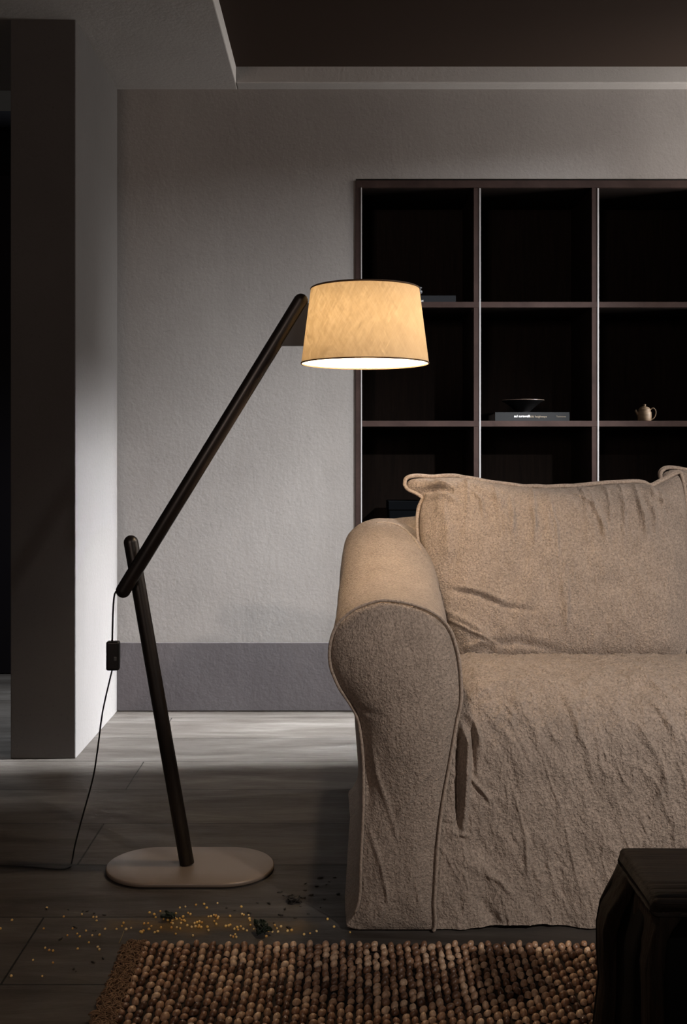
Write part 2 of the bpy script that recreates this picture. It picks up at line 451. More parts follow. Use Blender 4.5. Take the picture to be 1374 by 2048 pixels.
tube('spout', [T(-.020, .024), T(-.027, .031), T(-.032, .038), T(-.0355, .043)], [.0085, .0062, .0048, .0042], M['clay'], tp, 14)
# book and ornament in the upper left compartment
z0_ = shz[0]+e
bk2 = book((775-CX)/sc, (912-CX)/sc, z0_, .0285, by, .2, 'slate grey book lying in the top left compartment beside the lamp shade', M['cover2'])
text_mesh('spine_lettering', 'FORM', .010, ((833-CX)/sc, by-.001, z0_+.004), M['white_ink'], bk2, .0003)
orn = empty('ornament', ((842-CX)/sc, by+.07, z0_+.0287), 'small dark turned ornament on the slate grey book behind the lamp shade', 'ornament')
lathe('ornament_foot', [(.0001, 0), (.016, 0), (.015, .006), (.005, .012), (.004, .016)], orn.location, simple('ornament_dark', (.02, .021, .023), .4), orn, 24)
lathe('ornament_knob', [(.004, .015), (.011, .021), (.012, .027), (.006, .033), (.005, .036), (.010, .040), (.009, .043), (.0001, .045)], orn.location, simple('ornament_grey', (.09, .09, .095), .35), orn, 24)
# dark storage box low in left column
zb3 = shz[2]+e
bx = empty('storage_box', ((810-CX)/sc, YB+.16, zb3), 'dark blue black storage box in the lower left compartment behind the sofa cushion', 'box')
mb = simple('box_dark', (.0012, .0015, .002), .95, spec=.03)
box('box_body', (bx.location.x-.06, YB+.08, zb3), (bx.location.x+.06, YB+.24, zb3+.11), mb, bx, .003)
box('lid', (bx.location.x-.063, YB+.077, zb3+.1105), (bx.location.x+.063, YB+.243, zb3+.145), mb, bx, .003)

# ------------------------------------------------------------------ floor lamp
LX, LY = -.348, 2.486
lamp = empty('floor_lamp', (LX, LY, 0), 'tall black wooden angled floor lamp with glowing cream drum shade left of the sofa', 'floor lamp')
def stadium(name, cx, cy, hw, r, z0, z1_, bev, mat, parent):
    k = 28; rows = []
    for ins, z in ((.006, z0), (0, z0+.004), (0, z1_-bev), (bev*.3, z1_-bev*.3), (bev, z1_), (r*.55, z1_), (r*.9, z1_)):
        rr = r-ins; row = []
        for s, a0 in ((1, -math.pi/2), (-1, math.pi/2)):
            for i in range(k+1):
                a = a0+math.pi*i/k
                row.append((cx+s*hw+rr*math.cos(a), cy+rr*math.sin(a), z))
        rows.append(row)
    V = [v for r_ in rows for v in r_]; m_ = len(rows[0])
    Fs = grid_faces(len(rows), m_, True)
    Fs.append(tuple(range(m_))[::-1]); Fs.append(tuple((len(rows)-1)*m_+i for i in range(m_)))
    return mesh_obj(name, V, Fs, mat, parent)
# slightly squashed stadium: round ends, gently bowed long sides
stadium('base', LX, LY, .084, .114, .001, .013, .003, M['base'], lamp)
R = .0172
pole_top = P(262, 1085, LY); pole_bot = P(374, 1727, LY)
capsule('pole', pole_bot, pole_top, R, M['lampwood'], lamp, round_a=False)
AY = LY-2*R-.0015
arm_lo = P(246.5, 1181, AY); arm_hi = P(601.5, 602, AY)
arm_o = capsule('arm', arm_lo, arm_hi, R, M['lampwood'], lamp)
# pivot between pole and arm
pc = P(272, 1138, LY)
tube('pivot', [Vector((pc.x, LY, pc.z)), Vector((pc.x, AY, pc.z))], .007, M['black'], lamp, 12)
# shade
SX = (729.5-CX)/F*LY; SY = AY; sh_b = H+193/F*SY; sh_t = H+341/F*SY
rb, rt = 127.5/F*SY, 108.5/F*SY
SX = (730-CX)/F*SY
prof = []
n = 14
for i in range(n+1):
    t = i/n; prof.append((rb+(rt-rb)*t, sh_b+(sh_t-sh_b)*t))
V, Fs = lathe_data(prof, (SX, SY, 0), 96)
mesh_obj('lamp_shade', V, Fs, M['shade'], lamp)
def ring(name, r, z, h, t, mat):
    return lathe(name, [(r-t, z), (r+t, z), (r+t, z+h), (r-t, z+h), (r-t, z)], (SX, SY, 0), mat, lamp, 96)
ring('shade_binding', rb, sh_b-.0015, .0030, .0012, M['shade_trim'])
ring('shade_binding', rt, sh_t-.001, .0030, .0012, M['shade_trim'])
lathe('shade_cap', [(.0001, sh_t+.0005), (rt-.0015, sh_t+.0005), (rt-.0015, sh_t+.0035), (.0001, sh_t+.004)], (SX, SY, 0), M['shade_cap'], lamp, 64)
# bracket: triangular blade from the arm head into the shade
bz0 = H+228/F*SY
ang = (arm_hi-arm_lo).normalized()
def on_arm(z):
    t = (z-arm_lo.z)/(arm_hi.z-arm_lo.z); return arm_lo.lerp(arm_hi, t)
a0 = on_arm(bz0); a1 = on_arm(arm_hi.z-.004)
bm = bmesh.new()
xe = SX-rb+.02
pts = [(a0.x, bz0), (xe, bz0), (xe+.008, arm_hi.z-.006), (a1.x, arm_hi.z-.006)]
fv = [bm.verts.new((x, SY-.006, z)) for x, z in pts]; bv = [bm.verts.new((x, SY+.006, z)) for x, z in pts]
bm.faces.new(fv); bm.faces.new(bv[::-1])
for i in range(4): bm.faces.new((fv[i], bv[i], bv[(i+1) % 4], fv[(i+1) % 4]))
bm_obj('bracket', bm, M['brackets'], lamp)
BZ = 1.322
tube('socket', [(SX, SY, sh_t-.0005), (SX, SY, BZ+.022)], .014, M['black'], lamp, 20)
lathe('bulb', [(.0001, -.024), (.012, -.021), (.021, -.010), (.023, 0), (.019, .012), (.010, .022), (.008, .026)], (SX, SY, BZ), M['bulb'], lamp, 24)
# cord, inline switch
cy = AY
c1 = P(228.5, 1184, cy)
sw_c = Vector(((226.5-CX)/F*cy, cy, H-(1311-CY)/F*cy))
swh, sww = .034, .0152
cord_mat = M['black']
up_path = resample([arm_lo+Vector((-.012, 0, 0)), P(229, 1189, cy), P(226, 1225, cy), P(224.5, 1283, cy)], 20)
tube('cord', up_path, .0021, cord_mat, lamp, 8)
lo_path = resample([P(224.5, 1339, cy), P(219, 1362, cy), P(205, 1425, cy+.01), P(195, 1500, cy+.02), P(185, 1560, cy+.03), P(163, 1640, cy+.045), P(150, 1690, cy+.06), PF(144, 1722, .006), PF(138, 1735, .0025), PF(110, 1738, .0024), PF(40, 1733, .0024), PF(-60, 1731, .0024)], 90)
tube('cord', lo_path, .0019, cord_mat, lamp, 8)
sw = box('cord_switch', (sw_c.x-sww, cy-.011, sw_c.z-swh), (sw_c.x+sww, cy+.011, sw_c.z+swh), M['black'], lamp, .005, 4)
box('switch_slider', (sw_c.x+.004, cy-.0135, sw_c.z-.010), (sw_c.x+.010, cy-.0112, sw_c.z-.001), M['greyplastic'], sw, .0008)

# ------------------------------------------------------------------ sofa
YA = 2.16; sA = F/YA
sofa = empty('sofa', (.955, 2.65, 0), 'beige linen slipcovered sofa with rolled arms in front of the bookcase', 'sofa')
outl_px = [(864, 1863), (868, 1800), (871, 1740), (874, 1690), (879, 1640), (886, 1590), (895, 1540), (905, 1480), (912, 1440), (920, 1400), (919, 1350), (915, 1315), (908, 1286), (898, 1260), (880, 1238), (854, 1221), (815, 1208), (782, 1203), (758, 1203), (727, 1212), (705, 1223), (684, 1241), (672, 1258), (664, 1282), (661, 1310), (664, 1335), (670, 1352), (680, 1374), (691, 1391), (702, 1407), (712, 1425), (719, 1446), (725, 1490), (728, 1540), (728, 1600), (726, 1660), (723, 1720), (722, 1770), (720, 1795), (714, 1818), (702, 1838), (692, 1852), (722, 1860), (760, 1864), (810, 1865)]
outl = [(((x-CX)/sA), H-(y-CY)/sA) for x, y in outl_px]
NO = 260
O = resample([(x, z) for x, z in outl][:], NO, True) if False else resample([(x, z, 0) for x, z in outl], NO, True)[:, :2]
O[:, 1] = np.maximum(O[:, 1], .004)

def arm_mesh():
    Ys = np.r_[YA, YA+.006, YA+.015, np.linspace(YA+.03, 3.00, 60), 3.03, 3.055, 3.075, 3.09, 3.10, 3.105]
    rows = []
    x0, z0 = O[:, 0], O[:, 1]
    up = sstep((z0-.40)/.2)
    cxm = .13
    for Y in Ys:
        s = (Y-YA)/(3.05-YA)
        rise = .135*sstep(max(0, (s-.15))/.95)
        x = x0 + up*(.030*s) - (1-up)*.010*s*sstep((.14-x0)/.1)
        # slipcover sits a little slack just behind the front seam
        slack = -.0045*math.exp(-((Y-YA-.012)/.008)**2) + .004*math.exp(-((Y-YA-.035)/.02)**2)
        z = z0 + up*rise
        if Y > 3.0:
            q = math.sqrt(max(0, 1-((Y-3.0)/.107)**2))
            k = .35+.65*q
            x = cxm+.02+(x-cxm-.02)*k
            z = np.where(z > .45, .45+(z-.45)*(.55+.45*q), z)
        rows.append(np.stack([x, np.full(NO, Y), z], 1))
    # displacement wrinkles on the sides
    V = np.concatenate(rows)
    nrow = len(Ys)
    # front cap rings
    cen = np.array([(.5*(O[:, 0].min()+O[:, 0].max()))*0+.135, 0])
    caps = []
    K = 56
    zc = np.clip(O[:, 1], .10, .50)
    # pull every outline point towards a vertical spine so that the cap stays well formed
    spx = np.interp(zc, [.0, .2, .38, .5], [.125, .125, .135, .122])
    for kk in range(1, K+1):
        s = 1-kk/K
        x = spx+(O[:, 0]-spx)*s; z = zc+(O[:, 1]-zc)*s
        bul = (.016+.040*sstep((z-.22)/.22))*max(0, 1-s**2.0)**.8
        caps.append(np.stack([x, YA-bul, z], 1))
    C = np.concatenate(caps)
    px = CX+C[:, 0]*sA; py = CY+(H-C[:, 2])*sA
    lines = [([(742, 1475), (752, 1540), (770, 1590), (797, 1680)], 5, .006),
             ([(878, 1505), (862, 1530), (840, 1555), (815, 1600)], 5, .004),
             ([(735, 1650), (760, 1720), (775, 1790)], 5, .006), ([(770, 1760), (776, 1812)], 3.5, .005),
             ([(834, 1770), (838, 1810)], 5, .004), ([(700, 1408), (740, 1418), (770, 1422)], 5, -.004),
             ([(725, 1452), (738, 1560), (735, 1640)], 9, -.006), ([(795, 1822), (793, 1850)], 4, .004),
             ([(840, 1560), (800, 1610), (788, 1660)], 6, .004), ([(835, 1695), (868, 1698)], 5, -.003),
             ([(760, 1830), (766, 1800)], 6, .005)]
    edge = np.concatenate([np.full(NO, 1-(kk/K)) for kk in range(1, K+1)])
    w = sstep((1-edge)/.12)
    low = sstep((.50-C[:, 2])/.25)
    d = ridge(px, py, lines)*.62
    d += vnoise(C, (9, 9, 4), 3, 3)*.0035*(.35+low) + vnoise(C, (30, 30, 14), 9, 3)*.0012*(.5+low)
    C[:, 1] -= d*w
    d2 = vnoise(V, (7, 5, 4), 5, 3)*.0035
    fr_ = np.repeat(sstep((Ys-YA)/.06), NO)
    ccx = .12
    sgn = np.where(V[:, 0] < ccx, -1, 1)
    V[:, 0] += sgn*d2*fr_*np.where(V[:, 2] < .42, .4, 1)+.022*fr_*sstep((.30-V[:, 2])/.25)*(sgn < 0)*np.clip((V[:, 1]-2.3)/.5, 0, 1); V[:, 2] += np.where(V[:, 2] > .45, d2*fr_, 0)
    V[:, 2] = np.maximum(V[:, 2], .003)
    A = np.concatenate([V, C])
    Fs = [f[::-1] for f in grid_faces(nrow, NO, True)]
    base = nrow*NO
    Fs += [(j, (j+1) % NO, base+(j+1) % NO, base+j) for j in range(NO)]
    Fs += [(base+a, base+b, base+c, base+d_) for a, b, c, d_ in grid_faces(K, NO, True)]
    Fs.append(tuple((nrow-1)*NO+j for j in range(NO)))
    return A, Fs
AV, AF = arm_mesh()
mir = lambda V: np.stack([1.91-V[:, 0], V[:, 1], V[:, 2]], 1)
def seam_front():
    idx = [i for i in range(NO)]
    pts = [(O[i, 0]+(O[i, 0]-.125)*.016, YA-.0065, O[i, 1]+max(0, O[i, 1]-.5)*.015) for i in idx]
    return np.array(pts)
SP = seam_front()
# pick the visible run: from the right hem, over the roll, down to the left hem
zl = SP[:, 2]
start = int(np.argmin((SP[:, 0]-(864-CX)/sA)**2+(SP[:, 2]-.006)**2))
SPr = np.roll(SP, -start, axis=0)
endi = int(np.argmin((SPr[:, 0]-(712-CX)/sA)**2+(SPr[:, 2]-(H-(1830-CY)/sA))**2))
SPr = SPr[:endi]
def build_arm(V, Fs, mirror=False):
    if mirror: V = mir(V); Fs = [f[::-1] for f in Fs]
    o = mesh_obj('arm', V, Fs, M['linen'], sofa)
    pth = SPr.copy()
    if mirror: pth = mir(pth)
    tube('piping', pth, .0034, M['linen_seam'], o, 8)
    return o
arm_l = build_arm(AV, AF)
arm_r = build_arm(AV, AF, True)
bvh_arm = BVHTree.FromPolygons([Vector(v) for v in AV], AF)
def cast(bvh, px, py, off=.001):
    d = Vector(((px-CX)/F, 1, -(py-CY)/F)).normalized()
    hit = bvh.ray_cast(Vector((0, 0, H)), d)
    return hit[0]-d*off if hit[0] else None
# mitre seam where the arm meets the back
sp = [cast(bvh_arm, x, y) for x, y in ((752, 1046), (770, 1045), (785, 1047), (800, 1053), (815, 1064), (826, 1076), (834, 1087), (842, 1100))]
sp = [p for p in sp if p]
if len(sp) > 3: tube('piping', resample(sp, 30), .0030, M['linen_seam'], arm_l, 8)

# backrest
pr = resample([(2.90, .20, 0), (2.90, .5, 0), (2.905, .65, 0), (2.925, .76, 0), (2.97, .805, 0), (3.03, .812, 0), (3.08, .78, 0), (3.10, .70, 0), (3.105, .45, 0), (3.11, .2, 0), (3.115, .004, 0)], 90)[:, :2]
xsb = np.r_[np.linspace(.06, .20, 40), np.linspace(.205, 1.80, 130)]
V = np.array([(x, y, z) for x in xsb for y, z in pr])
d = vnoise(V, (5, 5, 5), 2, 3)*.005; V[:, 2] += np.where(V[:, 2] > .7, d, 0)
tl = np.clip((.24-V[:, 0])/.13, 0, 1); V[:, 2] -= .020*tl*np.clip((V[:, 2]-.5)/.3, 0, 1)
te = np.clip((.135-V[:, 0])/.075, 0, 1); q_ = np.sqrt(1-te**2*.999)
V[:, 2] = np.where(V[:, 2] > .6, .6+(V[:, 2]-.6)*(.45+.55*q_), V[:, 2]); V[:, 1] = 3.0+(V[:, 1]-3.0)*(.3+.7*q_)
mesh_obj('backrest', V, grid_faces(len(xsb), len(pr)), M['linen'], sofa)

# seat and front drape, one continuous slipcover panel
prof = resample([(2.96, .435, 0), (2.80, .455, 0), (2.66, .474, 0), (2.50, .490, 0), (2.38, .494, 0), (2.29, .482, 0), (2.235, .452, 0), (2.206, .41, 0), (2.192, .35, 0), (2.186, .27, 0), (2.182, .15, 0), (2.176, .07, 0), (2.165, .004, 0)], 340)[:, :2]
x_a = np.linspace(.175, .76, 330); x_b = np.linspace(.765, 1.735, 110)
xss = np.r_[x_a, x_b]
nx, npf = len(xss), len(prof)
PR = np.repeat(prof[None], nx, 0).reshape(-1, 2); XX = np.repeat(xss, npf)
V = np.stack([XX, PR[:, 0], PR[:, 1]], 1)
# profile normals
tg = np.gradient(prof, axis=0); nrm = np.stack([tg[:, 1], -tg[:, 0]], 1); nrm /= np.linalg.norm(nrm, axis=1)[:, None]
nrm = -nrm if nrm[-1, 0] > 0 else nrm
NR = np.tile(nrm, (nx, 1))
px = CX+V[:, 0]/V[:, 1]*F; py = CY+(H-V[:, 2])/V[:, 1]*F
drop = sstep((.46-V[:, 2])/.2)          # 0 on the seat, 1 on the drape
lines = [  # pleat by the arm
    ([(921, 1432), (926, 1450), (935, 1478), (932, 1530), (930, 1600), (926, 1668)], 6.5, .018),
    ([(935, 1420), (950, 1445), (958, 1470), (961, 1488)], 5, .009),
    ([(916, 1470), (918, 1530), (917, 1600), (917, 1665)], 5.0, -.012), ([(944, 1450), (947, 1480), (948, 1530), (945, 1560)], 5, -.010),
    ([(926, 1530), (950, 1565), (985, 1605)], 3.5, .005), ([(880, 1648), (915, 1652)], 3, -.003),
    ([(890, 1665), (930, 1670), (945, 1672)], 3, .003),
    # long drape folds
    ([(1050, 1665), (1054, 1750)], 5, .006), ([(1134, 1395), (1160, 1470), (1185, 1520)], 7, .005),
    ([(1020, 1390), (1060, 1440), (1110, 1540)], 9, .004), ([(970, 1745), (1000, 1760), (1035, 1800)], 7, .006),
    ([(955, 1790), (985, 1835), (1000, 1862)], 13, -.010), ([(900, 1700), (960, 1740), (1020, 1735)], 14, .004),
    ([(1170, 1560), (1174, 1650)], 7, .003), ([(1080, 1680), (1090, 1720), (1082, 1760)], 7, -.004),
    ([(1340, 1500), (1330, 1560), (1300, 1640)], 7, .004), ([(1260, 1430), (1310, 1500), (1350, 1600)], 9, .004),
    # seat rumples
    ([(1080, 1330), (1170, 1352), (1230, 1350)], 6, .006), ([(930, 1400), (990, 1372), (1060, 1362), (1120, 1368)], 9, .006),
    ([(1130, 1385), (1200, 1360), (1290, 1362), (1374, 1385)], 8, .006), ([(1200, 1322), (1290, 1335), (1374, 1332)], 5, .005),
    ([(1240, 1345), (1300, 1368), (1360, 1410)], 7, .006), ([(960, 1325), (1060, 1335), (1110, 1345)], 5, .004),
    ([(1290, 1380), (1330, 1430), (1360, 1490)], 8, .005), ([(1000, 1400), (1025, 1430), (1020, 1450)], 5, .004)]
d = ridge(px, py, lines)
Q = V.copy()
d += vnoise(Q, (6, 8, 3.2), 11, 3)*(.006+.004*drop) + vnoise(np.stack([Q[:, 0]+Q[:, 2]*.5, Q[:, 1], Q[:, 2]-Q[:, 0]*.4], 1), (26, 20, 9), 4, 4)*.0024
rid = 1-np.abs(vnoise(np.stack([Q[:, 0]+Q[:, 2]*.25, Q[:, 1]*.8, Q[:, 2]*.5], 1), (13, 16, 8), 21, 3))*2.4
d += np.clip(rid, 0, 1)**3*.0034
ang_ = np.stack([Q[:, 0]*.8+Q[:, 2]*.6+Q[:, 1]*.4, Q[:, 1]*.5, (Q[:, 2]*.8-Q[:, 0]*.6)], 1)
rid2 = 1-np.abs(vnoise(ang_, (34, 30, 15), 57, 3))*3.2
d += np.clip(rid2, 0, 1)**3*.0017
# dip towards the arm
dip = np.exp(-((V[:, 0]-.235)/.045)**2)
V[:, 1] += NR[:, 0]*d; V[:, 2] += NR[:, 1]*d
V[:, 2] -= dip*.030*(1-drop); V[:, 1] += dip*.012*sstep((V[:, 2]-.15)/.2)
wave = .012*np.sin(V[:, 0]*16+.6)*sstep((.25-V[:, 2])/.25)
V[:, 1] += wave*.4+.002
V[:, 2] = np.maximum(V[:, 2], .003+.004*(1+np.sin(V[:, 0]*21)))
V[:, 2] = np.where(V[:, 1] < 2.05, V[:, 2], V[:, 2])
seat_V = V
mesh_obj('seat_cover', V, grid_faces(nx, npf), M['linen'], sofa)
# solid upholstered base below the cover so nothing is hollow
box('seat_base', (.16, 2.25, .03), (1.75, 3.05, .41), M['linen'], sofa, .02)

# ------------------------------------------------------------------ back cushions
def cushion(edges, label, dx=0, seed=0, lines=(), Y0=2.735, k=.42, res=250, nm=None):
    """edges: left (bottom->top), top (left->right), right (bottom->top), bottom (left->right) in photo coords"""
    def back(px, py):
        # plane Y = Y0 + k (z-.46)
        a = (py-CY)/F
        Y = (Y0+k*(H-.46))/(1+k*a); z = H-a*Y
        return ((px-CX)/F*Y+dx, Y, z)
    n = res
    L, Tp, Rr, B = [resample([back(*p) for p in e], n) for e in edges]
    u = np.linspace(0, 1, n); U, Vv = np.meshgrid(u, u, indexing='ij')   # U along width, Vv up
    # bunch samples at the border
    def lerp(a, b, t): return a*(1-t)+b*t
    LV = L[None, :, :]; RV = Rr[None, :, :]; BU = B[:, None, :]; TU = Tp[:, None, :]
    u3, v3 = U[..., None], Vv[..., None]
    C = lerp(LV, RV, u3)+lerp(BU, TU, v3)-(L[0]*(1-u3)*(1-v3)+Rr[0]*u3*(1-v3)+L[-1]*(1-u3)*v3+Rr[-1]*u3*v3)
    nrm_ = np.array([0, -1, k]); nrm_ = nrm_/np.linalg.norm(nrm_)
    eu = 1-np.abs(2*U-1)**4.2; ev = 1-np.abs(2*Vv-1)**3.4
    prof_ = np.clip(eu, 0, 1)**.5*np.clip(ev, 0, 1)**.5
    sag = 1+.22*(.5-Vv)
    Fr = C+nrm_*(.098*prof_*sag)[..., None]
    Bk = C-nrm_*(.034*prof_)[..., None]
    f = Fr.reshape(-1, 3)
    px = CX+(f[:, 0]-dx)/f[:, 1]*F; py = CY+(H-f[:, 2])/f[:, 1]*F
    w = np.clip(prof_.reshape(-1)*2.2, 0, 1)
    d = 1.35*ridge(px, py, lines)+vnoise(f, (6, 6, 6), 31+seed, 3)*.007+vnoise(f, (22, 22, 7), 41+seed, 3)*.0028
    topf = sstep((Vv.reshape(-1)-.45)/.5)
    fx = f[:, 0]-dx+.10*(Vv.reshape(-1)-1)**2
    rr_ = np.array([noise.noise(Vector((q*17, seed+.3, w_*1.2))) for q, w_ in zip(fx, f[:, 2])])
    d += topf*np.clip(1-np.abs(rr_)*6, 0, 1)**2*.0085
    near = np.exp(-(np.minimum.reduce([U, 1-U, Vv, 1-Vv])/.07)).reshape(-1)
    puck = np.sin(f[:, 0]*95+3*np.sin(f[:, 0]*31+seed))*.0022*near*(np.abs(Vv.reshape(-1)-.5) > .35)
    d = (d+puck)*w
    f = f+nrm_*d[:, None]
    f[:, 2] = np.maximum(f[:, 2], .452)
    b_ = Bk.reshape(-1, 3)
    A = np.concatenate([f, b_])
    Fs = [g[::-1] for g in grid_faces(n, n)]+[tuple(x+n*n for x in g) for g in grid_faces(n, n)]
    root = empty('back_cushion', tuple(C[n//2, 0]), label, 'cushion', None)
    mesh_obj('cushion_cover', A, Fs, M['linen'], root)
    per = np.concatenate([L[::-1][:-1], B[:-1], Rr[:-1], Tp[::-1][:-1]])
    pc_ = per.mean(0); per = pc_+(per-pc_)*1.014; per = per+nrm_*.012
    jit = np.array([noise.noise(Vector(p)*28)*.0022 for p in per])
    per[:, 2] += jit
    # flanged seam: flat-ish double welt
    V1, F1 = tube_data([Vector(p) for p in per], .0052, 8, True)
    V2, F2 = tube_data([Vector(p)+Vector((0, .011, .002)) for p in per], .0048, 8, True)
    o = len(V1)
    mesh_obj('piping', [v[:] for v in V1]+[v[:] for v in V2], F1+[tuple(i+o for i in f_) for f_ in F2], M['linen_seam'], root)
    return root
eL = [(916, 1330), (898, 1290), (880, 1245), (860, 1195), (850, 1150), (842, 1100), (838, 1060), (840, 1025), (848, 1003), (838, 993), (820, 984), (813, 974)]
eT = [(813, 974), (816, 963), (832, 958), (870, 959), (905, 958), (945, 963), (985, 971), (1040, 977), (1100, 979), (1160, 976), (1215, 971), (1262, 969), (1285, 971), (1300, 976), (1322, 965), (1340, 956), (1354, 951), (1359, 960)]
eR = [(1367, 1326), (1374, 1290), (1377, 1200), (1374, 1100), (1370, 1040), (1364, 985), (1359, 960)]
eB = [(916, 1330), (1000, 1328), (1150, 1328), (1280, 1328), (1367, 1326)]
cl = [([(900, 1178), (960, 1190), (1010, 1212), (1080, 1222)], 6, -.005), ([(905, 1172), (965, 1182), (1015, 1203)], 6, .004),
      ([(870, 1215), (935, 1245), (990, 1280)], 8, .004), ([(1165, 985), (1195, 1015), (1210, 1060), (1212, 1080)], 6, .006),
      ([(1275, 985), (1290, 1040), (1296, 1078)], 6, .006), ([(1282, 975), (1320, 990), (1345, 1015)], 6, .006),
      ([(1290, 985), (1308, 1030), (1312, 1065)], 5, .005), ([(1090, 985), (1100, 1060), (1110, 1110)], 9, .004),
      ([(845, 985), (880, 980), (910, 985)], 6, -.010), ([(838, 975), (880, 968), (905, 972)], 6, .008), ([(845, 995), (890, 990), (915, 1005)], 7, .008),
      ([(1120, 1130), (1130, 1200), (1135, 1260)], 6, .003), ([(950, 1290), (1040, 1282), (1120, 1300)], 9, -.005), ([(960, 975), (1000, 1000), (1010, 1050)], 8, .004),
      ([(1150, 985), (1185, 1010), (1203, 1050), (1208, 1075)], 3.2, .0045), ([(1268, 985), (1284, 1030), (1290, 1075)], 3.2, .0045),
      ([(1296, 985), (1325, 1005), (1340, 1025)], 3.2, .004), ([(1060, 985), (1068, 1040), (1066, 1090)], 3.5, .0035), ([(1095, 985), (1112, 1050), (1116, 1120)], 3.5, .0035),
      ([(935, 975), (962, 1000), (968, 1040)], 3.5, .004), ([(1020, 985), (1026, 1030), (1024, 1070)], 3.5, .003), ([(1235, 980), (1246, 1010), (1250, 1050)], 3.5, .0035),
      ([(885, 1235), (940, 1262), (1000, 1288)], 3.5, .004),
      ([(1130, 1120), (1136, 1190), (1134, 1250)], 3.5, .002),
      ([(925, 1300), (960, 1285), (1000, 1290)], 6, .005), ([(880, 1010), (895, 1060), (893, 1130)], 9, .005)]
cushion([eL, eT, eR, eB], 'beige linen back cushion at the left end of the sofa beside the rolled arm', 0, 0, cl)
# neighbour, same make, its ear just enters the frame on the right
sh2 = 553
eT2 = [(813, 972), (812, 952), (826, 942), (855, 944), (905, 955), (945, 962), (1000, 972), (1100, 976), (1215, 971), (1300, 973), (1340, 962), (1354, 955), (1357, 962)]
eL2 = [(916, 1330), (896, 1290), (874, 1245), (850, 1195), (845, 1150), (846, 1100), (850, 1060), (853, 1025), (850, 1003), (838, 990), (823, 981), (813, 972)]
eR2 = [(1362, 1326), (1362, 1200), (1362, 1100), (1362, 1040), (1361, 985), (1357, 962)]
cushion([[(x-20, y) for x, y in eL2], [(x-20, y) for x, y in eT2], [(x-30, y) for x, y in eR2], [(x-25, y) for x, y in eB]],
        'beige linen back cushion cut off by the right edge, only its folded corner visible', .752, 5, cl, Y0=2.775)

# ------------------------------------------------------------------ rug
rug = empty('rug', (.5, 1.7, 0), 'chunky brown woven jute rug on the floor in front of the sofa', 'rug')
m, nt, b = newmat('jute_knots')
g = N(nt, 'ShaderNodeNewGeometry')
n1 = N(nt, 'ShaderNodeTexNoise', Scale=120, Detail=4, Roughness=.7); nt.links.new(geo_pos(nt, (1, .5, 1)), n1.inputs[0])
cc = ramp(nt, g.outputs['Random Per Island'], [(0, (.11, .052, .028)), (.45, (.38, .22, .135)), (.8, (.62, .42, .28)), (1, (.85, .64, .46))])
c2 = ramp(nt, n1.outputs[0], [(.3, (.5, .47, .45)), (.65, (1.1, 1.08, 1.05))])
mx = N(nt, 'ShaderNodeMix', data_type='RGBA', blend_type='MULTIPLY'); mx.inputs[0].default_value = 1
nt.links.new(cc, mx.inputs[6]); nt.links.new(c2, mx.inputs[7]); nt.links.new(mx.outputs[2], b.inputs['Base Color'])
b.inputs['Roughness'].default_value = .38; b.inputs['Specular IOR Level'].default_value = .8
bump(nt, b, n1.outputs[0], .5, .002)
M['jute'] = m
M['jute_dark'] = simple('jute_backing', (.012, .006, .004), .9)
M['jute_border'] = wood_mat('jute_border', (.10, .060, .036), (.30, .19, .12), (1, 1, 1), .75, .3, 12)
RX0, RX1, RY0, RY1 = -.385, 1.25, 1.30, 2.085
box('rug_backing', (RX0-.035, RY0, .0006), (RX1, RY1+.004, .006), M['jute_dark'], rug, .001, 1)
# unit bead
def bead_unit(k=8, r=5):
    V = [(0, 0, 1)]
    for i in range(1, r):
        th = math.pi*.82*i/r
        for j in range(k): V.append((math.sin(th)*math.cos(2*math.pi*j/k), math.sin(th)*math.sin(2*math.pi*j/k), math.cos(th)))
    Fs = [(0, 1+j, 1+(j+1) % k) for j in range(k)]
    for i in range(r-2):
        for j in range(k):
            a = 1+i*k
            Fs.append((a+j, a+k+j, a+k+(j+1) % k, a+(j+1) % k))
    return np.array(V), Fs
BV, BF = bead_unit()
Vs, Fss = [], []; o = 0
sx = .0160; sy = .0235
ncol = int((RX1-RX0)/sx); nrw = int((RY1-RY0)/sy)
for i in range(ncol):
    wob = .004*math.sin(i*.7)
    for j in range(nrw):
        x = RX0+(i+.5)*sx+random.uniform(-.0018, .0018)+.003*math.sin(j*.21+i*.05)
        y = RY1-.005-(j+.5*(i % 2))*sy+random.uniform(-.0022, .0022)
        if y < RY0: continue
        L = random.uniform(.0080, .0104); W = random.uniform(.0060, .0076); Hh = random.uniform(.0062, .0088)
        an = random.gauss(.95, .22) if i % 2 == 0 else random.gauss(.75, .22)
        tlt = random.gauss(0, .22)
        rot = Matrix.Rotation(an, 3, 'Z') @ Matrix.Rotation(tlt, 3, 'Y') @ Matrix.Rotation(random.gauss(0, .2), 3, 'X')
        v = BV*np.array([L, W, Hh]); v[:, 0] += .15*v[:, 1]
        # a pinched strand end
        v[:, 1] *= 1-.35*np.clip(v[:, 0]/L, 0, 1)
        v = v @ np.array(rot).T
        v = v+np.array([x, y, .0095+random.uniform(-.001, .0016)])
        Vs.append(v); Fss += [tuple(q+o for q in f) for f in BF]; o += len(BV)
VV = np.concatenate(Vs); VV[:, 2] = np.maximum(VV[:, 2], .0062)
kn = mesh_obj('woven_knots', VV, Fss, M['jute'], rug); kn['kind'] = 'stuff'
